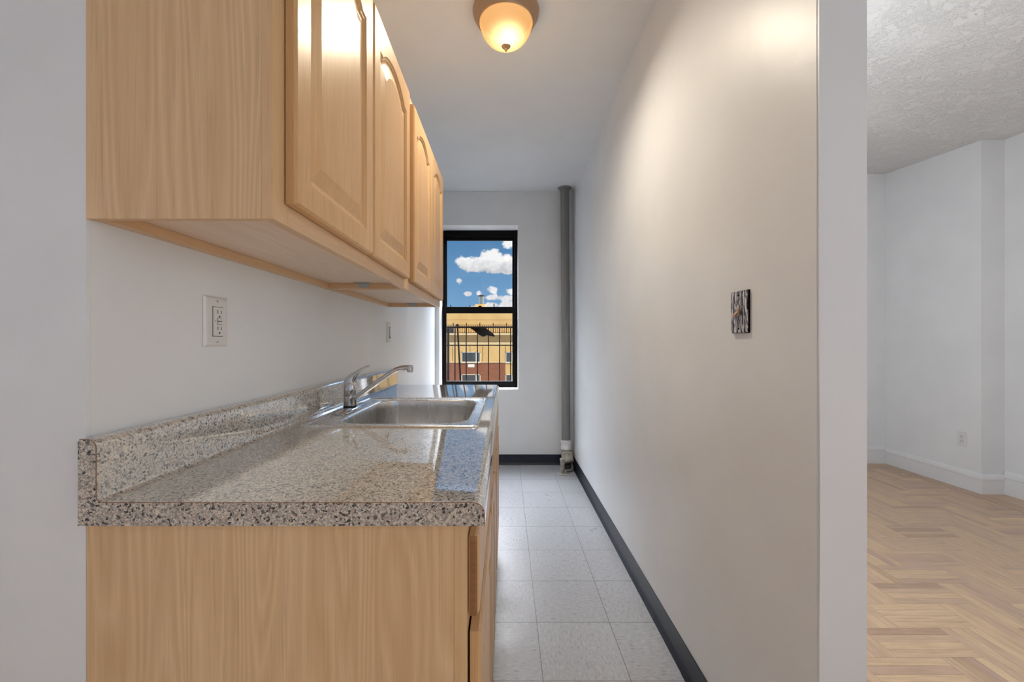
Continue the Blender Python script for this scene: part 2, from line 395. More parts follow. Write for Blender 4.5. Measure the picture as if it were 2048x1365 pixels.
def box(bm, x0, x1, y0, y1, z0, z1, mi=0):
    v = [bm.verts.new((x, y, z)) for x in (x0, x1) for y in (y0, y1) for z in (z0, z1)]
    fs = [(0,1,3,2), (4,6,7,5), (0,4,5,1), (2,3,7,6), (0,2,6,4), (1,5,7,3)]
    out = []
    for f in fs:
        q = bm.faces.new([v[i] for i in f]); q.material_index = mi; out.append(q)
    return out
def B(*boxes):
    bm = bmesh.new()
    for b in boxes: box(bm, *b)
    return bm
def rings(bm, loops, cap0=True, cap1=True, closed=True, mi=0):
    vs = [[bm.verts.new(p) for p in l] for l in loops]
    for a, b in zip(vs, vs[1:]):
        n = len(a)
        for i in range(n if closed else n-1):
            f = bm.faces.new((a[i], a[(i+1) % n], b[(i+1) % n], b[i])); f.material_index = mi
    if cap0: bm.faces.new(vs[0]).material_index = mi
    if cap1: bm.faces.new(vs[-1]).material_index = mi
    return vs
def lathe(bm, prof, cx, cy, n=40, cap0=False, cap1=False):
    loops = [[(cx+r*math.cos(2*PI*k/n), cy+r*math.sin(2*PI*k/n), z) for k in range(n)] for r, z in prof]
    return rings(bm, loops, cap0, cap1)
def tube(bm, pts, rad, n=16, flat=None, up=Vector((0,1,0))):
    pts = [Vector(p) for p in pts]; loops = []
    for i, p in enumerate(pts):
        t = (pts[min(i+1, len(pts)-1)] - pts[max(i-1, 0)]).normalized()
        u = up - t*up.dot(t)
        if u.length < 1e-3: u = Vector((1,0,0)) - t*t.x
        u.normalize(); w = t.cross(u)
        r = rad[i] if isinstance(rad, (list, tuple)) else rad
        ru = flat[i] if flat else r
        loops.append([p + u*ru*math.cos(2*PI*k/n) + w*r*math.sin(2*PI*k/n) for k in range(n)])
    rings(bm, loops)
def smooth_path(pts, k=6):
    P = [Vector(p) for p in pts]; out = []
    for i in range(len(P)-1):
        p0, p1, p2, p3 = P[max(i-1,0)], P[i], P[i+1], P[min(i+2,len(P)-1)]
        for j in range(k):
            t = j/k
            out.append(.5*((2*p1)+(-p0+p2)*t+(2*p0-5*p1+4*p2-p3)*t*t+(-p0+3*p1-3*p2+p3)*t**3))
    out.append(P[-1]); return out
def px(x, y, Y): return ((x-VX)*Y/FPX, Y, H-(y-VY)*Y/FPX)

# ------------------------------------------------------------------ room dimensions
XL, XR, YF = -.68, .64, 4.02            # kitchen
ZC = 2.626
YP = .8626; XP = .739                   # end of the partition
LXR, LXB, LYF, LYC = 3.69, 3.87, 4.07, 3.248
ZL = 2.746
YE = .678                               # face of the wall left of the kitchen opening
XB, YB = -2.5, -2.5                     # room behind the camera

# floors
bm = bmesh.new(); box(bm, XL-.1, XR+.05, YE, YF+.1, -.05, 0); struct('floor', bm, 'tile')
def parquet():
    bm = bmesh.new(); lay = bm.loops.layers.float_color.new('tone'); rnd = random.Random(5)
    def quad(x0, x1, y0, y1, t, d, k=0., z=0.0):
        f = bm.faces.new([bm.verts.new(p) for p in ((x0,y0,z),(x1,y0,z),(x1,y1,z),(x0,y1,z))])
        for l in f.loops: l[lay] = (t, d, k, 1)
    X0, X1, Y0, Y1 = XP-.1, 3.571, .60, 3.88
    w, n, ns = .160, 2, 4; Lb = w*n; g = .0004
    def add(x0, x1, y0, y1, d):
        a, b_, c, e = max(x0, X0), min(x1, X1), max(y0, Y0), min(y1, Y1)
        if b_-a > .002 and e-c > .002: quad(a+g, b_-g, c+g, e-g, min(1, max(0, rnd.gauss(.52, .24))), d, 0 if rnd.random() > .04 else .25)
    # herringbone of blocks laid square to the walls
    for i in range(-90, 110):
        for j in range(-14, 14):
            x = i*w + j*Lb; y = i*w - j*Lb
            x += .5; y += .6
            for q in range(ns):
                add(x, x+Lb, y+w*q/ns, y+w*(q+1)/ns, 1); add(x+Lb+w*q/ns, x+Lb+w*(q+1)/ns, y-Lb+w, y+w, 0)
    # borders: oak field edge, dark strip, light strip, dark line, outer oak
    for a, b_, t, k in ((0, .009, .3, .95), (.009, .031, .8, 0), (.031, .037, .3, .8), (.037, .075, .35, .08), (.075, .115, .25, .12), (.115, .30, .45, 0)):
        quad(X1+a, X1+b_, Y0, Y1+b_, t, 0, k)
        quad(X0, X1+a, Y1+a, Y1+b_, t*.9, 1, k)
    # joints show as a slightly lower dark bed
    quad(XB-.1, LXB+.1, YB-.1, YE, .5, 1, 0, -.002); quad(X0-.1, LXB+.1, .5, LYF+.1, .2, 1, .8, -.0015)
    return bm
struct('floor_living', parquet(), 'parquet')
# ceilings
struct('ceiling', B((XL-.1, XR+.05, YE, YF+.1, ZC, ZC+.12)), 'ceil')
bm = bmesh.new()
rows = [(YB-.1, ZL), (LYC, ZL), (LYF+.1, ZL+.075)]
def cslab(x0, x1, rws):
    rings(bm, [[(x0, y, z), (x1, y, z), (x1, y, z+.12), (x0, y, z+.12)] for y, z in rws])
cslab(XP-.05, LXB+.15, rows); cslab(XB-.1, XP-.05, [(YB-.1, ZL), (YE+.02, ZL)])
struct('ceiling_living', bm, 'stucco')
# walls
struct('wall_left', B((XL-.12, XL, YE+.006, YF+.3, -.02, ZL+.1)), 'wall')
struct('wall_entry', B((XB, XL-.0005, YE-.0, YE+.12, -.02, ZL+.05)), 'wall')
struct('wall_right', B((XR, XP-.0, YP, LYF, -.02, ZL+.2)), 'wall')
WX0, WX1, WZ0, WZ1 = -.644, .120, .720, 2.305
WT = .28
bm = B((XL-.12, WX0, YF, YF+WT, -.02, ZL), (WX1, XP, YF, YF+WT, -.02, ZL), (WX0, WX1, YF, YF+WT, -.02, WZ0), (WX0, WX1, YF, YF+WT, WZ1, ZL))
struct('wall_far', bm, 'wall')
struct('wall_header', B((XL-.1, XR+.1, YE+.02, YE+.14, ZC+.0, ZL+.05)), 'wall')
# the painted lining of the window recess
t = .004
bm = B((WX0, WX0+t, YF-.001, 4.205, WZ0, WZ1), (WX1-t, WX1, YF-.001, 4.205, WZ0, WZ1), (WX0, WX1, YF-.001, 4.205, WZ1-t, WZ1), (WX0, WX1, YF-.001, 4.205, WZ0, WZ0+t))
struct('trim_window', bm, 'reveal')
# board on the end of the partition, wavy painted joint at its left edge
bm = bmesh.new(); rnd = random.Random(3); L_ = []
for k in range(61):
    z = k*ZL/60; wv = .0016*noise.noise(Vector((0, 0, z*3)))+.0016*math.exp(-((z-.85)/.25)**2)
    x0 = XR+.0014+wv
    L_.append([(x0, YP-.006, z), (XP, YP-.006, z), (XP, YP+.0, z), (x0, YP+.0, z)])
rings(bm, L_); struct('trim_partition', bm, 'wall')
# living room
struct('wall_living_far', B((XP-.05, LXB+.15, LYF, LYF+.15, -.02, ZL+.2)), 'wall_matte')
struct('wall_chimney', B((LXR, LXB+.15, LYC, LYF, -.02, ZL+.2)), 'wall_matte')
def holed(axis, c0, c1, a0, a1, holes, z0=-.02, z1=ZL+.1, hz0=.8, hz1=2.3):
    bs = []; cur = a0
    def add(p, q, u, v): bs.append((p, q, c0, c1, u, v) if axis == 'Y' else (c0, c1, p, q, u, v))
    for h0, h1 in holes:
        add(cur, h0, z0, z1); add(h0, h1, z0, hz0); add(h0, h1, hz1, z1); cur = h1
    add(cur, a1, z0, z1); return B(*bs)
struct('wall_living_right', holed('X', LXB, LXB+.15, YB-.1, LYC, [(-1.4, .1)], hz0=.7), 'wall_matte')
struct('wall_back', holed('Y', YB-.15, YB, XB-.15, LXB+.15, [(.25, 2.85)]), 'wall_matte')
struct('wall_back_left', holed('X', XB-.15, XB, YB-.15, YE+.12, [(-2.1, -.6)]), 'wall_matte')

# baseboards: kitchen cove base
def cove_profile(hgt=.098):
    return [(0, hgt), (.003, hgt), (.0035, .03), (.006, .018), (.011, .008), (.018, .003), (.019, 0), (0, 0)]
bm = bmesh.new()
pr = cove_profile()
for y0, y1, lift in ((1.4855, YF, 0), (YP, 1.484, .0012)):
    rings(bm, [[(XR-d-lift*(d > 0), y, z) for d, z in pr] for y in (y0, y1)])
struct('baseboard_right', bm, 'cove', smooth=True, angle=50)
bm = bmesh.new(); rings(bm, [[(x, YF-d, z) for d, z in pr] for x in (-.08, XR-.004)])
struct('baseboard_far', bm, 'cove', smooth=True, angle=50)
# living room baseboards: wooden board with moulded cap
def bb(hgt, th=.016):
    return [(0, 0), (th, 0), (th, hgt-.045), (th+.003, hgt-.042), (th+.003, hgt-.024), (th-.003, hgt-.02), (th-.006, hgt-.006), (.003, hgt), (0, hgt)]
bm = bmesh.new(); rings(bm, [[(x, LYF-d, z) for d, z in bb(.165)] for x in (XP, LXR)]); struct('baseboard_living_far', bm, 'trim')
bm = bmesh.new(); e = .012
prb = bb(.150)
rings(bm, [[(LXR-d, LYF, z) for d, z in prb], [(LXR-d, LYC-d, z) for d, z in prb], [(LXB, LYC-d, z) for d, z in prb]])
struct('baseboard_chimney', bm, 'trim')
prr = [(0,0),(.020,0),(.020,.118),(.010,.121),(.010,.127),(.018,.130),(.014,.16),(.004,.178),(0,.178)]
bm = bmesh.new(); rings(bm, [[(LXB-d, y, z) for d, z in prr] for y in (LYC-.01, .5)]); struct('baseboard_living_right', bm, 'trim')

# ------------------------------------------------------------------ window
FY = 4.20
def p2(x, y): X, _, z = px(x, y, FY); return X, z
gx0, gzt = p2(892.5, 479); gx1, gzb = p2(1024.8, 614); _, lzt = p2(0, 627); _, lzb = p2(0, 763)
e = .004
win = bpy.data.objects.new('window_1', None); C.objects.link(win); win.location = (-.26, FY, WZ0); win['kind'] = 'structure'
bm = B((WX0+e, gx0-.012, FY+.02, FY+.08, WZ0+e, WZ1-e), (gx1+.018, WX1-e, FY, FY+.08, WZ0+e, WZ1-e), (gx0-.012, gx1+.018, FY+.005, FY+.08, gzt+.03, WZ1-e), (gx0-.012, gx1+.018, FY+.005, FY+.08, WZ0+e, lzb-.03))
obj('window_frame', bm, 'black_frame', win, bevel=.002)
bm = B((gx0-.03, gx0, FY+.04, FY+.07, gzb-.03, gzt+.035), (gx1, gx1+.022, FY+.04, FY+.07, gzb-.03, gzt+.035), (gx0-.03, gx1+.022, FY+.04, FY+.07, gzt, gzt+.06), (gx0-.03, gx1+.022, FY+.035, FY+.07, gzb-.03, gzb))
obj('upper_sash', bm, 'black_frame', win, bevel=.002)
bm = B((WX0+e+.001, gx0, FY-.005, FY+.03, WZ0+.02, gzb-.004), (gx1, gx1+.03, FY-.004, FY+.03, WZ0+.02, gzb-.004), (gx0, gx1, FY-.008, FY+.034, lzt, gzb), (gx0, gx1, FY-.004, FY+.03, WZ0+.02, lzb))
obj('lower_sash', bm, 'black_frame', win, bevel=.002)
obj('upper_pane', B((gx0-.004, gx1+.004, FY+.054, FY+.057, gzb-.004, gzt+.004)), 'glass', win)
obj('lower_pane', B((gx0-.004, gx1+.004, FY+.012, FY+.015, lzb-.004, lzt+.004)), 'glass', win)
obj('sash_lock', B((-.275, -.245, FY-.014, FY+.02, gzb+.0005, gzb+.010)), 'black_frame', win, bevel=.002)

# ------------------------------------------------------------------ cabinet doors
def door_outline(w, h, s, b, top, rise, dep, K=22):
    """s side inset, b bottom inset, top shoulder inset; arch of given rise above the shoulder"""
    x0, x1, z0, z1 = s, w-s, b, h-top
    pts = [(x0, z0), (x1, z0)]
    for k in range(K+1):
        q = 1-2*k/K; a = .80
        sh = (1-(q/a)**2)**.75 if abs(q) < a else 0
        pts.append(((x0+x1)/2+q*(x1-x0)/2, z1+rise*sh))
    return [(dep, x, z) for x, z in pts]
def door_bm(w, h, th=.019, rise=.045):
    L = [door_outline(w, h, 0, 0, 0, 0, 0), door_outline(w, h, 0, 0, 0, 0, th-.005), door_outline(w, h, .004, .004, .004, 0, th)]
    sb, tb = .052, .052
    def inner(i, d): return door_outline(w, h, sb+i, sb+i, tb+rise+i, rise, d)
    L += [inner(0, th), inner(.002, th-.0015), inner(.003, th-.0035), inner(.007, th-.0042), inner(.010, th-.0075), inner(.013, th-.0085), inner(.016, th-.0085), inner(.045, th-.0015), inner(.047, th-.0010)]
    bm = bmesh.new(); rings(bm, L); return bm
def place(bm, X, Y, Z):
    bmesh.ops.translate(bm, verts=bm.verts, vec=(X, Y, Z)); return bm

def wall_cabinet(y0, y1, doors, label, first):
    XF = -.377; zb, zt = 1.376, 2.138; t_ = .014
    r = thing('wall_cabinet', label, 'cabinet', (XL, (y0+y1)/2, zb), 'oak cabinets hung over the counter')
    bm = B((XL, XF-.019, y0, y0+t_, zb, zt), (XL, XF-.019, y1-t_, y1, zb, zt), (XL, XF-.019, y0+t_, y1-t_, zt-t_, zt), (XL, XL+.006, y0+t_, y1-t_, zb+.02, zt-t_), (XL+.006, XF-.02, y0+t_, y1-t_, 1.74, 1.754))
    obj('body', bm, 'wood_panel', r, bevel=.0008)
    obj('bottom_panel', B((XL+.006, XF-.019, y0+t_, y1-t_, zb+.020, zb+.032)), 'wood_under', r)
    obj('hanging_rail', B((XL+.0005, XL+.022, y0+t_, y1-t_, zb+.001, zb+.0195)), 'wood_rail', r)
    obj('cross_rail', B((XL+.0225, XF-.0195, y1-t_-.012, y1-t_-.0005, zb+.0005, zb+.0195)), 'wood_rail', r)
    for b_ in ((XF-.019, XF, y0, y0+.045, zb, zt), (XF-.019, XF, y1-.045, y1, zb, zt), (XF-.019, XF, (doors[0][1]+doors[1][0])/2-.03, (doors[0][1]+doors[1][0])/2+.03, zb+.045, zt-.045)): obj('frame_stile', B(b_), 'wood_frame', r, bevel=.001)
    for b_ in ((XF-.019, XF, y0+.045, y1-.045, zb, zb+.045), (XF-.019, XF, y0+.045, y1-.045, zt-.045, zt)): obj('frame_rail', B(b_), 'wood_rail', r, bevel=.001)
    for d0, d1 in doors:
        obj('door', place(door_bm(d1-d0, 2.10-1.411), XF+.0025, d0, 1.411), 'wood_door', r)
    # steel corner clip under the far end
    yc = y1-t_-.012
    bm = B((-.560, -.500, yc-.030, yc-.0005, zb+.0182, zb+.0196), (-.548, -.512, yc-.0018, yc-.0005, zb+.003, zb+.0185))
    obj('corner_clip', bm, 'galv', r)
    return r
wall_cabinet(.677, 1.585, [(.711, 1.121), (1.133, 1.551)], 'near oak wall cabinet with plain side panel facing the camera, above the white outlet', True)
wall_cabinet(1.587, 2.385, [(1.622, 2.000), (2.012, 2.370)], 'far oak wall cabinet with two arched doors, next to the window', False)

def slab_bm(w, h, th=.019):
    def rect(i, d): return [(d, i, i), (d, w-i, i), (d, w-i, h-i), (d, i, h-i)]
    bm = bmesh.new(); rings(bm, [rect(.002, 0), rect(0, .002), rect(0, .011), rect(.0015, .015), rect(.006, .0185), rect(.010, th)])
    return bm
def base_cabinet(y0, y1, cols, label):
    XF = -.064; t_ = .014
    r = thing('base_cabinet', label, 'cabinet', (XL, (y0+y1)/2, 0), 'oak cabinets standing under the counter')
    bm = B((XL, XF-.0205, y0, y0+t_, 0, .8835), (XL, XF-.0205, y1-t_, y1, 0, .8835), (XL, XF-.0205, y0+t_, y1-t_, .10, .114), (XL, XL+.006, y0+t_, y1-t_, .1, .60))
    obj('body', bm, 'wood_panel', r, bevel=.0008)
    obj('toe_kick', B((XF-.09, XF-.078, y0+t_, y1-t_, 0, .099)), 'wood_rail', r)
    mid = (cols[0][1]+cols[1][0])/2 if len(cols) > 1 else None
    for b_ in [(XF-.0205, XF, y0, y0+.040, .10, .881), (XF-.0205, XF, y1-.040, y1, .10, .881)]+([(XF-.0205, XF, mid-.020, mid+.020, .14, .845)] if mid else []): obj('frame_stile', B(b_), 'wood_frame', r, bevel=.001)
    for b_ in [(XF-.0205, XF, y0+.040, y1-.040, .10, .14), (XF-.0205, XF, y0+.040, y1-.040, .845, .881)]+([(XF-.0205, XF, y0+.040, mid-.020, .69, .725), (XF-.0205, XF, mid+.020, y1-.040, .69, .725)] if mid else [(XF-.0205, XF, y0+.040, y1-.040, .69, .725)]): obj('frame_rail', B(b_), 'wood_rail', r)
    for c0, c1 in cols:
        o = obj('drawer_front', place(slab_bm(c1-c0, .852-.718), XF+.0010, c0, .718), ['wood_door', 'wood_end'], r)
        for p in o.data.polygons:
            if abs(p.normal.y) > .9: p.material_index = 1
        obj('door', place(door_bm(c1-c0, .692-.125, rise=.03), XF+.0035, c0, .125), 'wood_door', r)
    return r
base_cabinet(.678, 1.217, [(.700, 1.196)], 'near oak base cabinet with its broad side panel under the counter end')
base_cabinet(1.219, 1.909, [(1.240, 1.556), (1.572, 1.888)], 'middle oak base cabinet with two doors, under the sink')
base_cabinet(1.911, 2.47, [(1.934, 2.446)], 'far oak base cabinet under the window end of the counter')

# ------------------------------------------------------------------ countertop
T, TB, YC0, YC1 = .922, .8842, .664, 2.50
def counter_profile():
    F = -.0335; p = [(XL+.0005, TB), (F, TB)]
    r = .019
    for k in range(9):
        a = k/8*PI/2; p.append((F-r+r*math.cos(a), T-r+r*math.sin(a)))
    S = XL+.0305; r = .009
    for k in range(7):
        a = -PI/2-k/6*PI/2; p.append((S+r+r*math.cos(a), T+r+r*math.sin(a)))
    r = .014; ZT = T+.100
    for k in range(7):
        a = k/6*PI/2; p.append((S-r+r*math.cos(a), ZT-r+r*math.sin(a)))
    p.append((XL+.0035, ZT)); p.append((XL+.0005, ZT-.003))
    return p
pf = counter_profile()
def cpt(x, y, z): return (x - (.008*(y-YC0)/(YC1-YC0) if x > -.2 else 0), y, z)
bm = bmesh.new()
vs = rings(bm, [[cpt(x, y, z) for x, z in pf] for y in (YC0, YC1)])
for f in bm.faces:
    if len(f.verts) > 4: f.material_index = 1
top = obj('countertop', bm, ['lam', 'lam_end'], smooth=True, angle=35)
tag(top, 'speckled granite look laminate countertop with rolled front edge and backsplash', 'countertop')
# cut the hole for the sink
def rrect(x0, x1, y0, y1, r, z, n=8, rr=None):
    out = []
    for i, (cx, cy, a0) in enumerate(((x1, y1, 0), (x0, y1, PI/2), (x0, y0, PI), (x1, y0, 3*PI/2))):
        q = rr[i] if rr else r
        ox = cx-q if cx == x1 else cx+q; oy = cy-q if cy == y1 else cy+q
        for k in range(n+1):
            a = a0+k/n*PI/2; out.append((ox+q*math.cos(a), oy+q*math.sin(a), z))
    return out
bm = bmesh.new(); rings(bm, [rrect(-.545, -.115, 1.29, 1.84, .09, z) for z in (.80, 1.0)])
cut = obj('cutter', bm, 'lam'); md = top.modifiers.new('hole', 'BOOLEAN'); md.operation = 'DIFFERENCE'; md.object = cut; md.solver = 'EXACT'
dg = bpy.context.evaluated_depsgraph_get(); nm = bpy.data.meshes.new_from_object(top.evaluated_get(dg))
top.modifiers.clear(); top.data = nm; bpy.data.objects.remove(cut)
# brown line where the two laminates meet
line = [(x, z) for x, z in pf[1:-1]]
bm = bmesh.new(); q = []
for i, (x, z) in enumerate(line):
    a = Vector(line[max(i-1, 0)]); b_ = Vector(line[min(i+1, len(line)-1)]); d = (b_-a).normalized(); nrm = Vector((-d.y, d.x))
    q.append((Vector((x, z)), Vector((x, z))+nrm*.0011))
rings(bm, [[(a.x, YC0-.0006, a.y), (b_.x, YC0-.0006, b_.y), (b_.x, YC0+.0002, b_.y), (a.x, YC0+.0002, a.y)] for a, b_ in q])
ln = obj('edge_line', bm, 'brown_edge', top); ln['label'] = 'thin brown joint line along the counter end'

# ------------------------------------------------------------------ sink
sink = thing('kitchen_sink', 'stainless steel drop-in sink set into the speckled countertop', 'sink', (-.35, 1.56, T))
SX0, SX1, SY0, SY1 = -.622, -.083, 1.243, 1.885
RB = [.085, .075, .085, .10]
def bowl(i, z, r=None): return rrect(-.535+i, -.125-i, 1.302+i, 1.828-i, .08, z, 8, r or RB)
L_ = [rrect(SX0, SX1, SY0, SY1, .02, T+.0004), rrect(SX0+.002, SX1-.002, SY0+.002, SY1-.002, .02, T+.0035), rrect(SX0+.006, SX1-.006, SY0+.006, SY1-.006, .018, T+.0058),
      rrect(SX0+.014, SX1-.014, SY0+.012, SY1-.012, .014, T+.0055), rrect(SX0+.017, SX1-.017, SY0+.0145, SY1-.0145, .012, T+.0025),
      bowl(-.012, T+.0022, [.097, .087, .097, .112]), bowl(-.008, T+.0019), bowl(-.005, T+.0010), bowl(-.0025, T-.0005), bowl(-.0008, T-.0025), bowl(0, T-.006), bowl(.0005, T-.03), bowl(.0015, T-.09), bowl(.003, T-.155), bowl(.005, T-.180, [.075]*4), bowl(.011, T-.194, [.07]*4), bowl(.021, T-.204, [.065]*4), bowl(.036, T-.210, [.06]*4), bowl(.09, T-.214, [.04]*4), bowl(.17, T-.217, [.015]*4)]
bm = bmesh.new(); rings(bm, L_, cap0=False)
obj('basin', bm, 'steel', sink, smooth=True, angle=24)
bm = bmesh.new(); lathe(bm, [(.0, T-.2145), (.02, T-.2145), (.038, T-.213), (.045, T-.2115), (.047, T-.215)], -.33, 1.565)
obj('drain', bm, 'chrome', sink, smooth=True)

# ------------------------------------------------------------------ faucet
FX, FYY, FZ = -.581, 1.56, T+.0030
fa = thing('faucet', 'chrome single-lever faucet with long angled spout, standing behind the sink bowl', 'faucet', (FX, FYY, FZ))
def oval(a, b, z, n=48): return [(FX+a*math.cos(2*PI*k/n), FYY+.008+(b-a)*(1 if math.sin(2*PI*k/n) > 0 else -1)*(abs(math.sin(2*PI*k/n)) > 1e-6)+a*math.sin(2*PI*k/n), z) for k in range(n)]
bm = bmesh.new(); rings(bm, [oval(.030, .128, FZ+.0003), oval(.030, .128, FZ+.003), oval(.027, .124, FZ+.007), oval(.022, .112, FZ+.010), oval(.014, .07, FZ+.0115)])
obj('base_plate', bm, 'chrome', fa, smooth=True)
bm = bmesh.new(); lathe(bm, [(.024, FZ+.0115), (.024, FZ+.016)], FX, FYY, cap0=True, cap1=True); obj('gasket', bm, 'gasket', fa, smooth=True)
bm = bmesh.new(); lathe(bm, [(.0225, FZ+.0163), (.0230, FZ+.018), (.0230, FZ+.052)], FX, FYY, cap0=True)
lathe(bm, [(.0222, FZ+.0521), (.0230, FZ+.053), (.0230, FZ+.099), (.022, FZ+.1005)], FX, FYY, cap1=True)
obj('faucet_body', bm, 'chrome', fa, smooth=True, angle=50)
bm = bmesh.new()
hp = [((-.581, 1.0265), .0226, .0226), ((-.5809, 1.0290), .0224, .0225), ((-.5775, 1.0365), .0200, .0215), ((-.5715, 1.0455), .0160, .0195), ((-.562, 1.0555), .0115, .0170), ((-.5515, 1.0655), .0076, .0145), ((-.540, 1.0745), .0052, .0120), ((-.527, 1.0815), .0040, .0105), ((-.516, 1.0855), .0034, .0095), ((-.5075, 1.0865), .0028, .0075)]
tube(bm, [(x, FYY, z) for (x, z), _, _ in hp], [a for _, a, _ in hp], 24, [b_ for _, _, b_ in hp])
obj('lever_handle', bm, 'chrome', fa, smooth=True)
bm = bmesh.new()
sp = smooth_path([(-.566, FYY, .966), (-.53, FYY, .9905), (-.48, FYY, 1.0265), (-.435, FYY, 1.058), (-.41, FYY, 1.0725), (-.385, FYY, 1.0800), (-.362, FYY, 1.0815), (-.350, FYY, 1.0813)], 5)
tube(bm, sp, [.0098]*len(sp), 20); obj('spout', bm, 'chrome', fa, smooth=True)
bm = bmesh.new(); lathe(bm, [(.0108, 1.0895), (.0115, 1.088), (.0115, 1.068), (.0105, 1.0645), (.0085, 1.0640), (.008, 1.068)], -.357, FYY, 24, cap0=True, cap1=True)
obj('aerator', bm, 'chrome', fa, smooth=True)

# ------------------------------------------------------------------ ceiling light
LX, LY = 0.0, 1.83
cl = thing('ceiling_light', 'round flush ceiling light with glowing amber glass bowl and bronze rim', 'ceiling light', (LX, LY, ZC))
bm = bmesh.new(); lathe(bm, [(.143, ZC-.0003), (.145, ZC-.006), (.143, ZC-.018), (.134, ZC-.034), (.127, ZC-.044), (.1265, ZC-.048), (.1225, ZC-.052), (.1215, ZC-.056), (.1175, ZC-.058), (.114, ZC-.054), (.110, ZC-.045)], LX, LY, 72, cap0=True)
for f in bm.faces:
    if len(f.verts) > 4: f.material_index = 1  # inside cap coloured dark so less bulb light shows back through the glass
obj('canopy', bm, ['bronze', 'dark'], cl, smooth=True, angle=50)
zr = ZC-.052
pr_ = [(.1135, zr), (.1145, zr-.006)]
for k in range(1, 17):
    a = k/16*PI/2; pr_.append((max(.004, .1125*math.cos(a)**.80), zr-.008-.092*math.sin(a)**1.15))
bm = bmesh.new(); lathe(bm, pr_, LX, LY, 72); obj('glass_shade', bm, 'shade', cl, smooth=True, angle=80)
zf = zr-.100
bm = bmesh.new(); lathe(bm, [(.0, zf-.0005), (.0185, zf-.001), (.020, zf-.003), (.0175, zf-.007), (.012, zf-.010), (.008, zf-.012), (.0055, zf-.015), (.0058, zf-.020), (.0045, zf-.024), (.002, zf-.027), (0, zf-.0275)], LX, LY, 28)
obj('finial', bm, 'bronze', cl, smooth=True)

# ------------------------------------------------------------------ outlets and switches
def plate_bm(side, X, yc, zc, w, h, t_, chamfer=.006):
    """plate on a wall of constant X; side=+1 faces +X"""
    def rect(i, d): return [(X+side*d, yc-w/2+i, zc-h/2+i), (X+side*d, yc+w/2-i, zc-h/2+i), (X+side*d, yc+w/2-i, zc+h/2-i), (X+side*d, yc-w/2+i, zc+h/2-i)]
    bm = bmesh.new(); rings(bm, [rect(0, .0002), rect(0, .0022), rect(chamfer*.5, t_*.85), rect(chamfer, t_)]); return bm
def hbox(side, X, d0, d1, y0, y1, z0, z1): 
    a, b_ = X+side*d0, X+side*d1; return (min(a,b_), max(a,b_), y0, y1, z0, z1)
# GFCI outlet over the counter
oc = thing('outlet', 'white rectangular safety outlet on the left wall above the backsplash', 'outlet', (XL, .977, 1.224))
obj('cover_plate', plate_bm(1, XL, .977, 1.224, .080, .1165, .0065, .009), 'plastic', oc)
obj('receptacle', B(hbox(1, XL, .0055, .0105, .9612, .9938, 1.1905, 1.2575)), 'plastic', oc, bevel=.0012)
obj('gap', B(hbox(1, XL, .0055, .0068, .9600, .9950, 1.1893, 1.2587)), 'slot', oc)
bm = bmesh.new()
for zc in (1.2435, 1.205):
    box(bm, *hbox(1, XL, .0104, .0107, .9715, .9735, zc-.001, zc+.0075)); box(bm, *hbox(1, XL, .0104, .0107, .9835, .9855, zc-.001, zc+.0065))
    tube(bm, [(XL+.0104, .9785, zc-.0075), (XL+.0107, .9785, zc-.0075)], .0024, 12)
tube(bm, [(XL+.0104, .9655, 1.2255), (XL+.0107, .9655, 1.2255)], .0012, 10)
obj('slot', bm, 'slot', oc)
obj('button_gap', B(hbox(1, XL, .0104, .0106, .9712, .9868, 1.2167, 1.2333)), 'slot', oc)
obj('test_button', B(hbox(1, XL, .0104, .0119, .972, .986, 1.2257, 1.2325)), 'plastic', oc, bevel=.0008)
obj('reset_button', B(hbox(1, XL, .0104, .0119, .972, .986, 1.2175, 1.2243)), 'plastic', oc, bevel=.0008)
for zc in (1.2715, 1.1765):
    bm = bmesh.new(); tube(bm, [(XL+.0062, .977, zc), (XL+.0072, .977, zc)], .0028, 14); obj('screw', bm, 'screw', oc)
# switch near the window
sw = thing('light_switch', 'small white slide switch on the left wall, under the far cabinet', 'switch', (XL, 2.42, 1.232))
obj('cover_plate', plate_bm(1, XL, 2.42, 1.232, .072, .117, .008, .006), 'plastic', sw)
obj('recess', B(hbox(1, XL, .0078, .0086, 2.404, 2.436, 1.199, 1.265)), 'slot', sw)
obj('paddle', B(hbox(1, XL, .0086, .0125, 2.4075, 2.4325, 1.203, 1.262)), 'plastic', sw, bevel=.0012)
obj('slider', B(hbox(1, XL, .0086, .0170, 2.4075, 2.4165, 1.203, 1.214)), 'plastic', sw, bevel=.001)
for zc in (1.279, 1.183):
    bm = bmesh.new(); tube(bm, [(XL+.0078, 2.42, zc), (XL+.0088, 2.42, zc)], .0028, 12); obj('screw', bm, 'screw', sw)
# decorative switch on the right wall
yc, zc = 1.136, 1.258
s2 = thing('light_switch', 'black and silver bark-textured switch plate on the right wall', 'switch', (XR, yc, zc))
bm = bmesh.new(); rnd = random.Random(8)
def ragged(i, d, j=0):
    o = []; n = 14
    w, h = .079-2*i, .114-2*i
    for k in range(n): o.append((XR-d, yc-w/2+w*k/n, zc-h/2+rnd.uniform(-j, j)))
    for k in range(n): o.append((XR-d, yc+w/2+rnd.uniform(-j, j)*.4, zc-h/2+h*k/n))
    for k in range(n): o.append((XR-d, yc+w/2-w*k/n, zc+h/2+rnd.uniform(-j, j)))
    for k in range(n): o.append((XR-d, yc-w/2+rnd.uniform(-j, j)*.4, zc+h/2-h*k/n))
    return o
rings(bm, [ragged(0, .0003), ragged(0, .005)])
obj('back_edge', bm, 'iron', s2)
bm = bmesh.new(); rings(bm, [ragged(.001, .0052, .0006), ragged(.0015, .0085, .0006)])
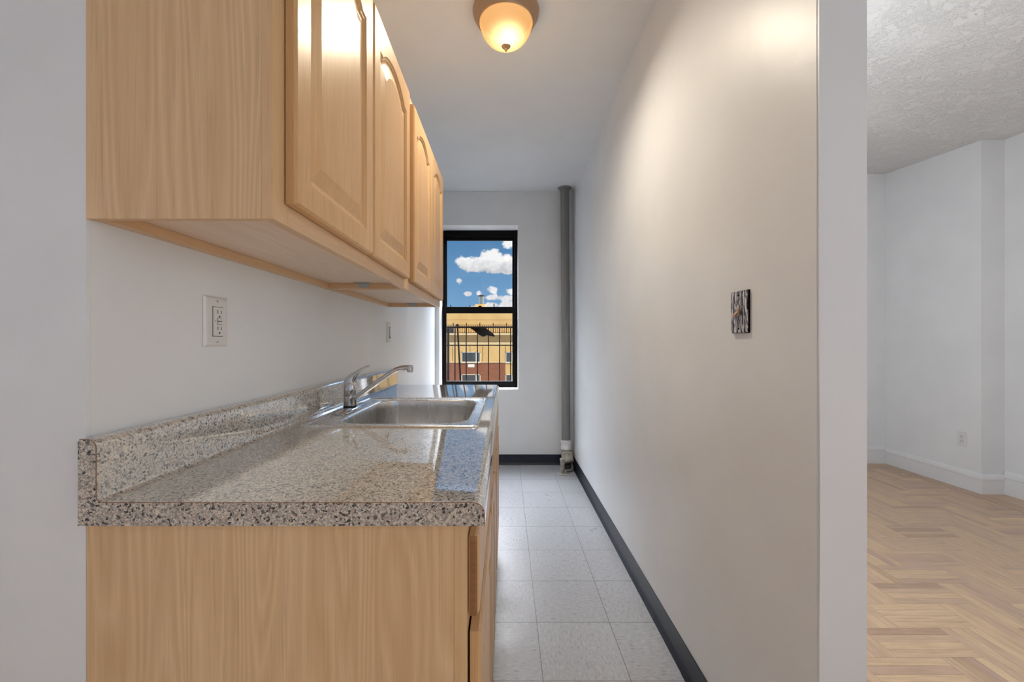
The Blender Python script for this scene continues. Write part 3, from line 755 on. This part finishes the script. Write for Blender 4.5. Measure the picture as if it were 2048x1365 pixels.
obj('bark_plate', bm, 'bark', s2)['label'] = 'silver and black plate with deep vertical bark grooves'
bm = bmesh.new(); rings(bm, [[(XR-d, yc-a, zc+z-b_), (XR-d, yc+a, zc+z-b_), (XR-d, yc+a, zc+z+b_), (XR-d, yc-a, zc+z+b_)] for d, a, b_, z in ((.008, .006, .012, 0), (.0115, .0055, .0105, -.001), (.014, .0048, .0060, -.005), (.021, .0045, .0045, -.0105), (.0225, .0038, .0038, -.0115))])
obj('toggle', bm, 'bronze', s2, bevel=.0008)['label'] = 'small bronze toggle lever'
bm = bmesh.new()
for z in (.045, -.045):
    tube(bm, [(XR-.0084, yc, zc+z), (XR-.0096, yc, zc+z)], .0025, 12); obj('screw', bm, 'iron', s2); bm = bmesh.new()
bm.free()
# outlet low on the chimney breast
ol = thing('outlet', 'small white wall outlet low on the living room chimney breast, over the baseboard', 'outlet', (LXR, 3.385, .395))
obj('cover_plate', plate_bm(-1, LXR, 3.385, .395, .072, .115, .006, .005), 'plastic', ol)
for z in (.4145, .3755):
    bm = bmesh.new(); lathe_pts = [[(LXR-d, 3.385+.0165*math.cos(2*PI*k/20), z+min(.0125, max(-.0125, .0165*math.sin(2*PI*k/20)))) for k in range(20)] for d in (.0055, .0085)]
    rings(bm, lathe_pts); rc = obj('receptacle', bm, 'plastic', ol)
    bm = B(hbox(-1, LXR, .0083, .0088, 3.377, 3.3795, z-.003, z+.006), hbox(-1, LXR, .0083, .0088, 3.3905, 3.393, z-.003, z+.006), hbox(-1, LXR, .0083, .0088, 3.3825, 3.3875, z-.010, z-.0055))
    s_ = obj('slot', bm, 'slot', rc)
bm = bmesh.new(); tube(bm, [(LXR-.0058, 3.385, .395), (LXR-.0070, 3.385, .395)], .0028, 12); obj('screw', bm, 'screw', ol)

# ------------------------------------------------------------------ pipes in the far corner
PX, PY = .556, 3.93
pp = thing('riser_pipe', 'tall grey riser pipe with ceiling collar and old cast fittings at its foot', 'pipe', (PX, PY, 0))
bm = bmesh.new(); tube(bm, [(PX+.008, PY, .245), (PX-.006, PY, ZC-.004)], .040, 32); obj('pipe', bm, 'pipe', pp, smooth=True)
bm = bmesh.new(); lathe(bm, [(.044, ZC-.016), (.050, ZC-.012), (.062, ZC-.007), (.066, ZC-.003), (.066, ZC-.0003)], PX-.006, PY, 32, cap0=True, cap1=True); obj('ceiling_collar', bm, 'pipe', pp, smooth=True, angle=50)
bm = bmesh.new(); lathe(bm, [(.050, .262), (.052, .256), (.052, .238), (.047, .232), (.047, .200), (.051, .196), (.051, .176), (.046, .172)], PX+.008, PY, 32, cap0=True, cap1=True); obj('coupling', bm, 'trim', pp, smooth=True, angle=50)
bm = bmesh.new()
tube(bm, smooth_path([(PX+.010, PY, .19), (PX+.013, PY-.005, .13), (PX+.018, PY-.02, .095), (PX+.022, PY-.04, .075)], 4), .040, 28)
obj('nipple', bm, 'fit', pp, smooth=True)
bm = bmesh.new()
tube(bm, smooth_path([(PX+.013, PY-.004, .148), (PX+.015, PY-.01, .12), (PX+.019, PY-.03, .085), (PX+.022, PY-.05, .055)], 4), [.052]+[.056]+[.055]*9+[.050, .046], 28)
obj('elbow', bm, 'fit', pp, smooth=True)
bm = bmesh.new(); lathe(bm, [(.033, 0.0005), (.033, .045)], PX+.020, PY-.045, 28, cap0=True, cap1=True); obj('foot', bm, 'dark', pp, smooth=True)  # coloured dark to paint in the shaded gap below the elbow
# small valve stub in front of it
vx, vy = .505, 3.735
vv = thing('floor_valve', 'short greenish grey pipe stub on a round floor flange, in front of the riser', 'valve', (vx, vy, 0))
bm = bmesh.new(); lathe(bm, [(.052, .0004), (.052, .003), (.045, .007), (.022, .009)], vx+.012, vy, 28, cap0=True, cap1=True); obj('floor_flange', bm, 'fit', vv, smooth=True, angle=50)
bm = bmesh.new(); lathe(bm, [(.019, .009), (.019, .090), (.021, .092), (.021, .118), (.025, .119), (.025, .136), (.019, .139)], vx, vy, 24, cap0=True, cap1=True); obj('stem', bm, 'fit', vv, smooth=True, angle=50)
# thin pipe in the corner and its bent foot
tp = thing('thin_pipe', 'thin painted pipe running up the corner, with a curved foot around the riser', 'pipe', (.618, 3.992, 0))
bm = bmesh.new(); tube(bm, [(.618, 3.992, .10), (.618, 3.992, ZC-.001)], .0095, 16); obj('pipe', bm, 'wall', tp, smooth=True)
bm = bmesh.new(); tube(bm, smooth_path([(.618, 3.992, .105), (.612, 3.975, .075), (.610, 3.94, .058), (.612, 3.87, .034), (.602, 3.81, .018), (.575, 3.79, .014), (.545, 3.785, .013)], 5), .0125, 14); obj('curved_foot', bm, 'pipe', tp, smooth=True)

# ------------------------------------------------------------------ fire escape outside the window
RY = 5.2
def r2(x, y): X, _, z = px(x, y, RY); return X, z
_, zrail = r2(0, 654.5)
fe = thing('fire_escape', 'black iron fire escape railing with upright bars outside the window', 'railing', (-.3, RY, .3))
xa, xb = -1.6, 1.0
bm = B((xa, xb, RY-.02, RY+.02, zrail-.014, zrail+.008)); obj('top_rail', bm, 'iron', fe, bevel=.002)
bm = B((xa, xb, RY-.02, RY+.02, .30, .33))
y_ = 4.32
while y_ < RY: box(bm, xa, xb, y_, y_+.03, .30, .315); y_ += .06
box(bm, xa, xa+.04, 4.30, RY, .28, .30); box(bm, xb-.04, xb, 4.30, RY, .28, .30)
obj('platform', bm, 'iron', fe)
for x in (910, 932.5, 955, 977, 999, 1021, 1043, 1065, 1087, 866, 844, 822, 800):
    X, _ = r2(x, 0); r_ = .0062
    obj('baluster', B((X-r_, X+r_, RY-r_, RY+r_, .33, zrail-.014)), 'iron', fe)
X, _ = r2(896.5, 0); obj('post', B((X-.012, X+.012, RY-.012, RY+.012, .33, zrail-.02)), 'iron', fe)
rod = thing('iron_rod', 'dark rod leaning against the fire escape railing, knob at its top', 'rod', (-.56, RY-.03, .3))
bm = bmesh.new(); a = r2(915.5, 652); b_ = r2(923.5, 790)
tube(bm, [(b_[0]+.02, RY-.05, .318), (b_[0], RY-.045, b_[1]), (a[0], RY-.034, a[1])], .0105, 12); obj('shaft', bm, 'iron', rod, smooth=True)
bm = bmesh.new(); tube(bm, [(a[0]-.018, RY-.034, a[1]+.004), (a[0], RY-.034, a[1]+.010), (a[0]+.02, RY-.034, a[1]+.002)], [.008, .017, .009], 12); obj('knob', bm, 'iron', rod, smooth=True)
bm = bmesh.new(); bmesh.ops.create_icosphere(bm, subdivisions=4, radius=1)
c0 = r2(967, 664.5)
for v in bm.verts:
    p = v.co.copy(); n_ = noise.noise(p*1.7+Vector((3, 1, 7)))*.30+noise.noise(p*4+Vector((1, 2, 3)))*.16
    p *= 1+n_
    x = p.x*.140; z = p.z*(.032+.018*math.exp(-((p.x-.0)/.45)**2)) - .30*x
    v.co = (c0[0]+x, RY-.045+p.y*.035, c0[1]+z+.006*math.sin(p.x*4))
rg = obj('rag', bm, 'rag', smooth=True, angle=180); tag(rg, 'crumpled black cloth hanging on the bars of the fire escape', 'cloth')

# ------------------------------------------------------------------ building across the street
BY = 52.0
def bp(x, y): X, _, z = px(x, y, BY); return X, z
bl = thing('apartment_building', 'tan and red brick apartment building across the street, seen through the window', 'building', (0, BY, -12))
xl, xr = bp(700, 0)[0], bp(1350, 0)[0]
zroof = bp(0, 617.5)[1]; z1 = bp(0, 669)[1]; z2 = bp(0, 687.5)[1]; zbr = bp(0, 725.5)[1]
xj = bp(1011, 0)[0]
obj('upper_wall', B((xl, xr, BY, BY+9, zbr, zroof)), 'facade', bl)
obj('brick_wall', B((xl, xj, BY-.02, BY+9, -12, zbr)), 'brick', bl)
obj('stair_bay', B((xj, xr, BY-.01, BY+9, -12, zbr)), 'facade', bl)
obj('parapet_groove', B((xl, xr, BY-.04, BY, bp(0,639)[1]-.05, bp(0,639)[1]+.04)), 'facade', bl)
obj('balcony_slab', B((xl, xr, BY-1.05, BY, z1-.10, z1+.12)), 'cream', bl)
obj('string_course', B((xl, xr, BY-.14, BY, z2-.14, z2+.16)), 'cream', bl)
obj('brick_ledge', B((xl, xj, BY-.10, BY, zbr-.02, zbr+.12)), 'cream', bl)
bm = bmesh.new(); zt_ = bp(0, 649)[1]; k = 0; x = xl
while x < xr:
    big = k % 6 == 0; w_ = .028 if not big else .05
    box(bm, x-w_, x+w_, BY-1.02, BY-.96, z1+.12, zt_+(.12 if big else -.12)); x += .27; k += 1
box(bm, xl, xr, BY-1.02, BY-.97, zt_-.16, zt_-.12)
o = obj('balcony_railing', bm, 'iron', bl)
def bwin(x0, x1, y0, y1, split):
    X0, Z1 = bp(x0, y0); X1, Z0 = bp(x1, y1); f_ = .10
    bm = B((X0, X1, BY-.12, BY+.02, Z1-f_, Z1), (X0, X1, BY-.20, BY+.02, Z0-.16, Z0), (X0, X0+f_, BY-.12, BY+.02, Z0, Z1), (X1-f_, X1, BY-.12, BY+.02, Z0, Z1))
    XS = bp(split, 0)[0]; box(bm, XS-.06, XS+.06, BY-.12, BY+.02, Z0, Z1)
    w_ = obj('window', bm, 'alu', bl)
    obj('pane', B((X0+.05, X1-.05, BY-.06, BY-.03, Z0, Z1-.05)), 'blind', w_)
bwin(923, 961, 704, 724, 952.5); bwin(923, 961, 749, 769, 952.5); bwin(1011, 1049, 704, 724, 1024); bwin(1011, 1049, 749, 769, 1024)
bwin(870, 908, 653, 668, 880)
a = bp(936, 729); b_ = bp(949, 735); obj('vent_plate', B((a[0], b_[0], BY-.08, BY-.02, b_[1], a[1])), 'plate_white', bl)
bm = bmesh.new()
for xg in (965.3, 1010.5, 905, 880, 940):
    X = bp(xg, 0)[0]; box(bm, X-.025, X+.025, BY-.015, BY, zbr+.12, z2-.2)
box(bm, xl, xr, BY-.015, BY, z2-.28, z2-.19)
obj('joint_lines', bm, 'iron', bl)
a = bp(949.5, 607.5); b_ = bp(970, 618); obj('chimney_base', B((a[0], b_[0], BY+1, BY+2.6, b_[1]-.1, a[1])), 'cap_tan', bl)
c_ = bp(961, 590)
bm = bmesh.new(); lathe(bm, [(.30, a[1]), (.30, c_[1])], c_[0], BY+1.8, 20, cap0=True, cap1=True); obj('chimney_pipe', bm, 'tin', bl, smooth=True, angle=50)
bm = bmesh.new(); lathe(bm, [(.40, c_[1]), (.44, c_[1]+.08), (.40, c_[1]+.13)], c_[0], BY+1.8, 20, cap0=True, cap1=True); obj('chimney_cap', bm, 'iron', bl, smooth=True, angle=50)
for x, y in ((901, 610), (939.5, 610.5), (988, 608)):
    X, Z = bp(x, y); obj('roof_post', B((X-.06, X+.06, BY+.1, BY+.2, zroof, Z)), 'iron', bl)
bm = B((-150, 150, 4.9, 260, -12.2, -12)); struct('ground', bm, 'ground')
